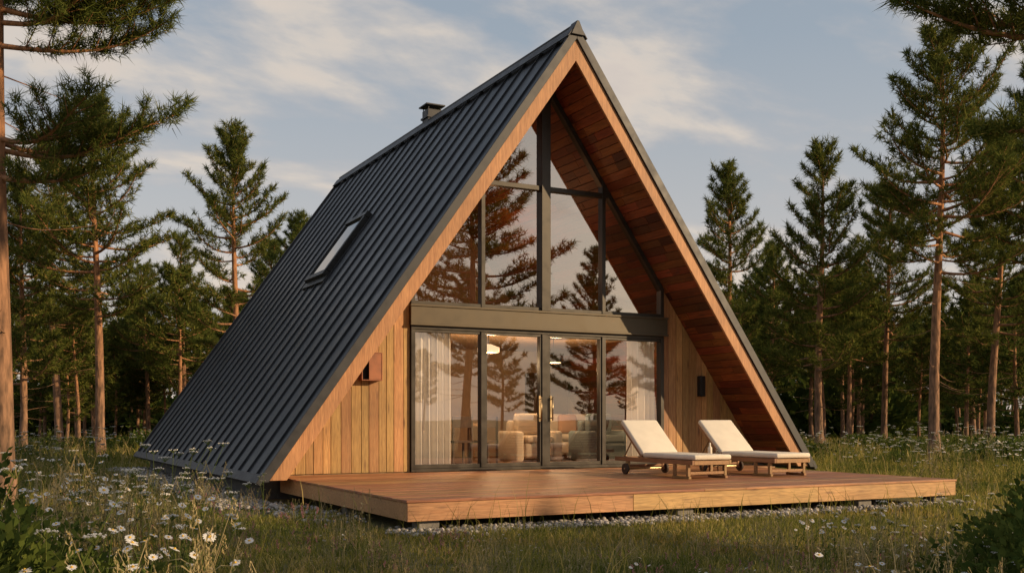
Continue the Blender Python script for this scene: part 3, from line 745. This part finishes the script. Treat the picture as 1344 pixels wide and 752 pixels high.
# ------------------------------------------------------------------ PINES
def pine(seed,H,z0f,R,nbr,step=0.2,nn=14,nl=0.2,nw=0.02,flat=0.0,power=0.8,gap=0.1,dead=8,rmin=0.3,limbs=(),t0=.3,bend=1.0):
    rg=np.random.default_rng(seed); rr=random.Random(seed); b=MB()
    nseg=14; path=[]
    ax,ay=rr.uniform(-.02,.02)*H*bend,rr.uniform(-.02,.02)*H*bend
    for i in range(nseg+1):
        t=i/nseg
        path.append(Vector((ax*math.sin(t*2.2)+.012*H*bend*(math.sin(t*5+seed)-math.sin(seed)),ay*math.sin(t*2.6)+.01*H*bend*(math.cos(t*4+seed)-math.cos(seed)),t*H)))
    r0=0.0115*H+.02
    rad=[r0*((1-i/nseg)**0.75)+.012+(0.35*r0 if i==0 else 0) for i in range(nseg+1)]
    b.tube(path,rad,9)
    def trunk(z):
        t=z/H*nseg; i=min(int(t),nseg-1); return path[i].lerp(path[i+1],t-i)
    TP=[];TD=[]
    az=rr.uniform(0,6.28)
    def branch(z,az,L,el,curve,bare=False,rb=None):
        p0=trunk(z); pts=[];n=7
        side=Vector((-math.sin(az),math.cos(az),0)); wob=rr.uniform(-.15,.15); w2=rr.uniform(-.08,.08)
        for i in range(n+1):
            t=i/n
            h=Vector((math.cos(az),math.sin(az),0))*(L*t*math.cos(el))
            v=L*(math.sin(el)*t+curve*t*t - 0.10*math.sin(t*3.1)*(1 if L>1.2 else 0))
            pts.append(p0+h+Vector((0,0,v))+side*(L*(wob*t*t+w2*math.sin(t*6))))
        rb=rb or min(.010+.015*L,rad[min(int(z/H*nseg),nseg)]*.6)
        b.tube(pts,[rb*(1-i/n*.85) for i in range(n+1)],5,cap=False)
        if bare: return
        t=t0 if L>1 else 0.1
        while t<1.0:
            f=t*n; i=min(int(f),n-1); p=pts[i].lerp(pts[i+1],f-i); d=(pts[i+1]-pts[i]).normalized()
            for sgn in (-1,1):
                if rr.random()<0.12: continue
                tl=max(.2,min(1.0,(0.45*L*(1.08-t)**.8)*rr.uniform(.6,1.25)))
                td=(d*rr.uniform(.5,1.0)+side*sgn*rr.uniform(.6,1.0)+Vector((0,0,rr.uniform(0.0,.5)))).normalized()
                e=p+td*tl+Vector((0,0,tl*.12))
                if tl>.3: b.tube([p,p.lerp(e,.55)-Vector((0,0,.01)),e],[.010,.007,.003],3,cap=False)
                k=max(2,int(tl/step))
                for q in range(k):
                    g=(q+1)/k
                    if g<.3 and tl>.4: continue
                    pp=p.lerp(e,g); TP.append(pp+Vector((rr.gauss(0,.03),rr.gauss(0,.03),rr.gauss(0,.03)))); TD.append(td+Vector((0,0,.55)))
            TP.append(p+Vector((0,0,.03))); TD.append(d+Vector((0,0,.6)))
            t+=step*1.1/L
        TP.append(pts[-1]); TD.append(d+Vector((0,0,.3)))
    for i in range(nbr):
        f=(i+rr.random())/nbr; z=H*(z0f+(1-z0f)*f**0.92)
        if z>H*.985: z=H*.985
        az+=2.4+rr.uniform(-.5,.5)
        if rr.random()<gap: continue
        prof=(1-f)**power
        if f<.15: prof*=rr.uniform(.55,1.05)
        L=R*prof*rr.uniform(.5,1.2)+rmin
        el=math.radians(rr.uniform(-4,18)+f*42)*(1-flat*.6); branch(z,az,L,el,rr.uniform(.02,.22)*(1-flat*.5))
    for (z,a,L,e,c) in limbs: branch(z,math.radians(a),L,math.radians(e),c,rb=.04)
    TP.append(path[-1]); TD.append(Vector((0,0,1)))
    for i in range(dead):
        z=H*rr.uniform(max(.12,z0f*.35),z0f+.08); branch(z,rr.uniform(0,6.28),rr.uniform(.3,R*.6),math.radians(rr.uniform(-15,20)),-.05,True,.012)
    P_=np.array([tuple(p) for p in TP]); D=np.array([tuple(p) for p in TD]); D/=np.linalg.norm(D,axis=1)[:,None]
    P_=np.repeat(P_,nn,0); D=np.repeat(D,nn,0); n=len(P_)
    base=P_+D*rg.uniform(-.08,.08,(n,1))+rg.normal(0,.02,(n,3))
    nd=D*.55+rg.normal(0,.62,(n,3)); nd/=np.linalg.norm(nd,axis=1)[:,None]
    s=np.cross(nd,rg.normal(0,1,(n,3))); s/=np.linalg.norm(s,axis=1)[:,None]
    L=nl*rg.uniform(.65,1.2,(n,1))
    V=np.stack([base-s*nw*.5,base+s*nw*.5,base+nd*L],1).reshape(-1,3)
    o=len(b.v); tri=(np.arange(n*3).reshape(-1,3)+o)
    quads=np.array([f for f in b.f if len(f)==4]); big=[f for f in b.f if len(f)!=4]
    faces=[quads]+[np.array([f]) for f in big]+[tri]
    mi=np.concatenate([np.zeros(len(quads)+len(big),int),np.ones(n,int)])
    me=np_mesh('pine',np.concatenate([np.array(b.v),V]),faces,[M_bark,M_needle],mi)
    return me,H
kw=dict(step=.20,nn=18,nl=.24,nw=.030)
A1=pine(1,11.5,.35,2.6,72,power=.7,gap=.15,**kw)
A2=pine(2,11.5,.40,2.8,70,gap=.15,power=.58,flat=.2,**kw)
A3=pine(3,12.5,.44,3.0,78,flat=.4,power=.52,gap=.15,dead=18,**kw)
A4=pine(4,10.5,.26,2.4,76,power=.8,gap=.15,**kw)
A5=pine(5,11.0,.40,2.9,60,flat=.5,power=.5,gap=.15,**kw)
fk=dict(step=.38,nn=9,nl=.46,nw=.08)
F1=pine(11,11,.32,2.6,40,power=.65,**fk)
F2=pine(12,11,.22,2.5,44,power=.75,**fk)
F3=pine(13,12,.48,2.8,36,power=.5,**fk)
nk=dict(step=.13,nn=38,nl=.16,nw=.013,t0=.18)
NL=pine(21,10.5,.62,2.4,34,flat=.6,power=.45,gap=.15,dead=12,bend=.25,limbs=((4.75,-27,2.3,8,.10),(4.9,-60,2.1,0,.1),(4.85,-5,1.9,6,.12),(4.4,-40,1.4,2,.05),(6.1,-25,2.2,6,.08),(6.4,-50,2.3,12,.1),(6.6,0,2.0,10,.1),(6.8,-28,2.1,12,.1)),**nk)
NR=pine(22,9.0,.66,2.2,30,flat=.3,power=.5,gap=.15,dead=4,limbs=((4.62,152,1.7,10,.05),(4.8,130,1.7,10,.05),(4.9,170,1.7,12,.02),(3.75,150,1.0,5,-.1)),**nk)
def tree(kind,x,y,top,rot=None,wide=1.0):
    me,H=kind; o=bpy.data.objects.new('pine_tree',me); s=top/H
    o.location=(x,y,-.05); o.scale=(s*wide,s*wide,s); o.rotation_euler=(0,0,rr.uniform(0,6.28) if rot is None else rot); C.objects.link(o); return o
f=1361.0
def T_(kind,px,ytop,d,wide=1.0,rot=None):
    x,y=at((px-672)/f,d); tree(kind,x,y,1.2+(550-ytop)/f*d,rot,wide)
x,y=at(-.4895,13.5); tree(NL,x,y,10.5,0)
x,y=at(.561,9.0); tree(NR,x,y,9.0,0)
T_(A2,132,138,34); T_(A1,312,172,42,.95); T_(A4,30,235,36); T_(A5,78,200,44,1.0); T_(A4,240,310,50); T_(A1,400,285,52)
T_(A3,1226,50,31,.95); T_(A4,1076,193,42,1.0); T_(A1,950,222,47,.95); T_(A1,1300,170,40,.95); T_(A2,1160,250,48,.9); T_(A1,1010,320,55); T_(A4,1130,340,58);T_(A3,1372,70,33,.85)
T_(A2,195,350,56); T_(A3,352,320,60)
forest=empty('distant_pine_forest')
def fi(kind,x,y,top,w=1.0):
    me,H=kind; s=top/H; o=inst(me,'forest_pine',x,y,rr.uniform(0,6.28),s*w,forest,-.05,s)
rr=random.Random(5)
for k in range(200):
    d=rr.uniform(55,105); u=rr.uniform(-.60,.60); x,y=at(u,d)
    fi(rr.choice([F1,F2,F3,F3]),x,y,rr.uniform(6.0,10.4)*(0.72+d/240),rr.uniform(.9,1.2))
for k in range(36):
    d=rr.uniform(44,60); u=rr.choice([rr.uniform(-.58,-.2),rr.uniform(.2,.58)]); x,y=at(u,d)
    fi(rr.choice([F1,F2,F3]),x,y,rr.uniform(4.5,8),1.1)
for k in range(75):
    a=rr.uniform(0,6.28); d=rr.uniform(62,100); x,y=8+d*math.cos(a),5+d*math.sin(a)
    dd=x*FW[0]+y*FW[1]; l=x*RT[0]+y*RT[1]
    if dd>0 and abs(l)<dd*.7: continue
    fi(rr.choice([F1,F2,F3]),x,y,rr.uniform(6.5,9.5),1.15)
# clearing trees on the sunny side (seen mirrored in the windows)
rr=random.Random(9)
tree(A5,17.0,-5.6,11.8,.6,1.15); tree(A4,27.0,-12.0,9.4); tree(A1,33,-14,8.5); tree(A2,24,-20,9.0); tree(F2,21.5,-24,7.5); tree(F2,30,-28,8); tree(F1,38,-22,9)

# ------------------------------------------------------------------ SKY + SUN
EL=math.radians(17); sx,sy=0.74,-0.67; nn_=math.hypot(sx,sy); sx/=nn_; sy/=nn_
S_=Vector((sx*math.cos(EL),sy*math.cos(EL),math.sin(EL)))
sun=bpy.data.lights.new('sun','SUN'); sun.energy=5.0; sun.angle=math.radians(0.6); sun.color=(1.0,0.72,0.41)
so=bpy.data.objects.new('sun',sun); C.objects.link(so); so.rotation_euler=S_.to_track_quat('Z','Y').to_euler(); so.location=(20,-20,20)
w=bpy.data.worlds.new('World'); scene.world=w; w.use_nodes=True; nt=w.node_tree; L=nt.links
for n in list(nt.nodes): nt.nodes.remove(n)
out=N(nt,'ShaderNodeOutputWorld'); sky=N(nt,'ShaderNodeTexSky'); sky.sky_type='NISHITA'; sky.sun_disc=False
sky.sun_elevation=EL; sky.sun_rotation=math.atan2(sx,sy); sky.dust_density=1.5; sky.air_density=1.0; sky.ozone_density=1.0
bg=N(nt,'ShaderNodeBackground'); bg.inputs[1].default_value=0.13; L.new(sky.outputs[0],bg.inputs[0])
tc=N(nt,'ShaderNodeTexCoord'); sp=N(nt,'ShaderNodeSeparateXYZ'); L.new(tc.outputs['Generated'],sp.inputs[0])
den=mathn(nt,'ADD',mathn(nt,'MAXIMUM',sp.outputs[2],0.0),0.25)
cmb=N(nt,'ShaderNodeCombineXYZ'); L.new(mathn(nt,'DIVIDE',sp.outputs[0],den),cmb.inputs[0]); L.new(mathn(nt,'DIVIDE',sp.outputs[1],den),cmb.inputs[1])
mp=N(nt,'ShaderNodeMapping'); mp.inputs['Rotation'].default_value=(0,0,math.radians(27)); mp.inputs['Scale'].default_value=(1.1,1.7,1); mp.inputs['Location'].default_value=(7.4,2.9,0); L.new(cmb.outputs[0],mp.inputs[0])
n1=N(nt,'ShaderNodeTexNoise'); n1.inputs['Scale'].default_value=1.9; n1.inputs['Detail'].default_value=7; n1.inputs['Roughness'].default_value=0.55; n1.inputs['Distortion'].default_value=0.15; L.new(mp.outputs[0],n1.inputs[0])
mask=ramp(nt,[(0.45,0.0),(0.54,0.5),(0.64,1.0)],n1.outputs[0]).outputs[0]
ccol=ramp(nt,[(0.48,(0.55,0.52,0.52)),(0.60,(0.84,0.72,0.60)),(0.72,(0.72,0.62,0.55))],n1.outputs[0]).outputs[0]
bc=N(nt,'ShaderNodeBackground'); L.new(ccol,bc.inputs[0]); bc.inputs[1].default_value=0.95
hz=ramp(nt,[(0.0,0.92),(0.15,0.84),(0.32,0.74),(0.8,0.25)],sp.outputs[2]).outputs[0]
bh=N(nt,'ShaderNodeBackground'); L.new(ramp(nt,[(0.0,(0.74,0.62,0.52)),(0.16,(0.56,0.535,0.52)),(0.34,(0.39,0.44,0.49))],sp.outputs[2]).outputs[0],bh.inputs[0]); bh.inputs[1].default_value=1.0
mx2=N(nt,'ShaderNodeMixShader'); L.new(hz,mx2.inputs[0]); L.new(bg.outputs[0],mx2.inputs[1]); L.new(bh.outputs[0],mx2.inputs[2])
mx=N(nt,'ShaderNodeMixShader'); L.new(mathn(nt,'MULTIPLY',mask,0.8),mx.inputs[0]); L.new(mx2.outputs[0],mx.inputs[1]); L.new(bc.outputs[0],mx.inputs[2])
L.new(mx.outputs[0],out.inputs[0])

# ------------------------------------------------------------------ CAMERA
cam=bpy.data.cameras.new('camera'); co=bpy.data.objects.new('camera',cam); C.objects.link(co)
co.location=(0,0,1.2); co.rotation_euler=(math.radians(90),0,-math.atan2(FW[0],FW[1]))
cam.sensor_width=36; cam.lens=36*1361/1344; cam.shift_y=(550-376)/1344; cam.clip_end=3000; cam.clip_start=0.1
scene.camera=co
scene.view_settings.view_transform='Standard'; scene.view_settings.look='None'; scene.view_settings.exposure=0
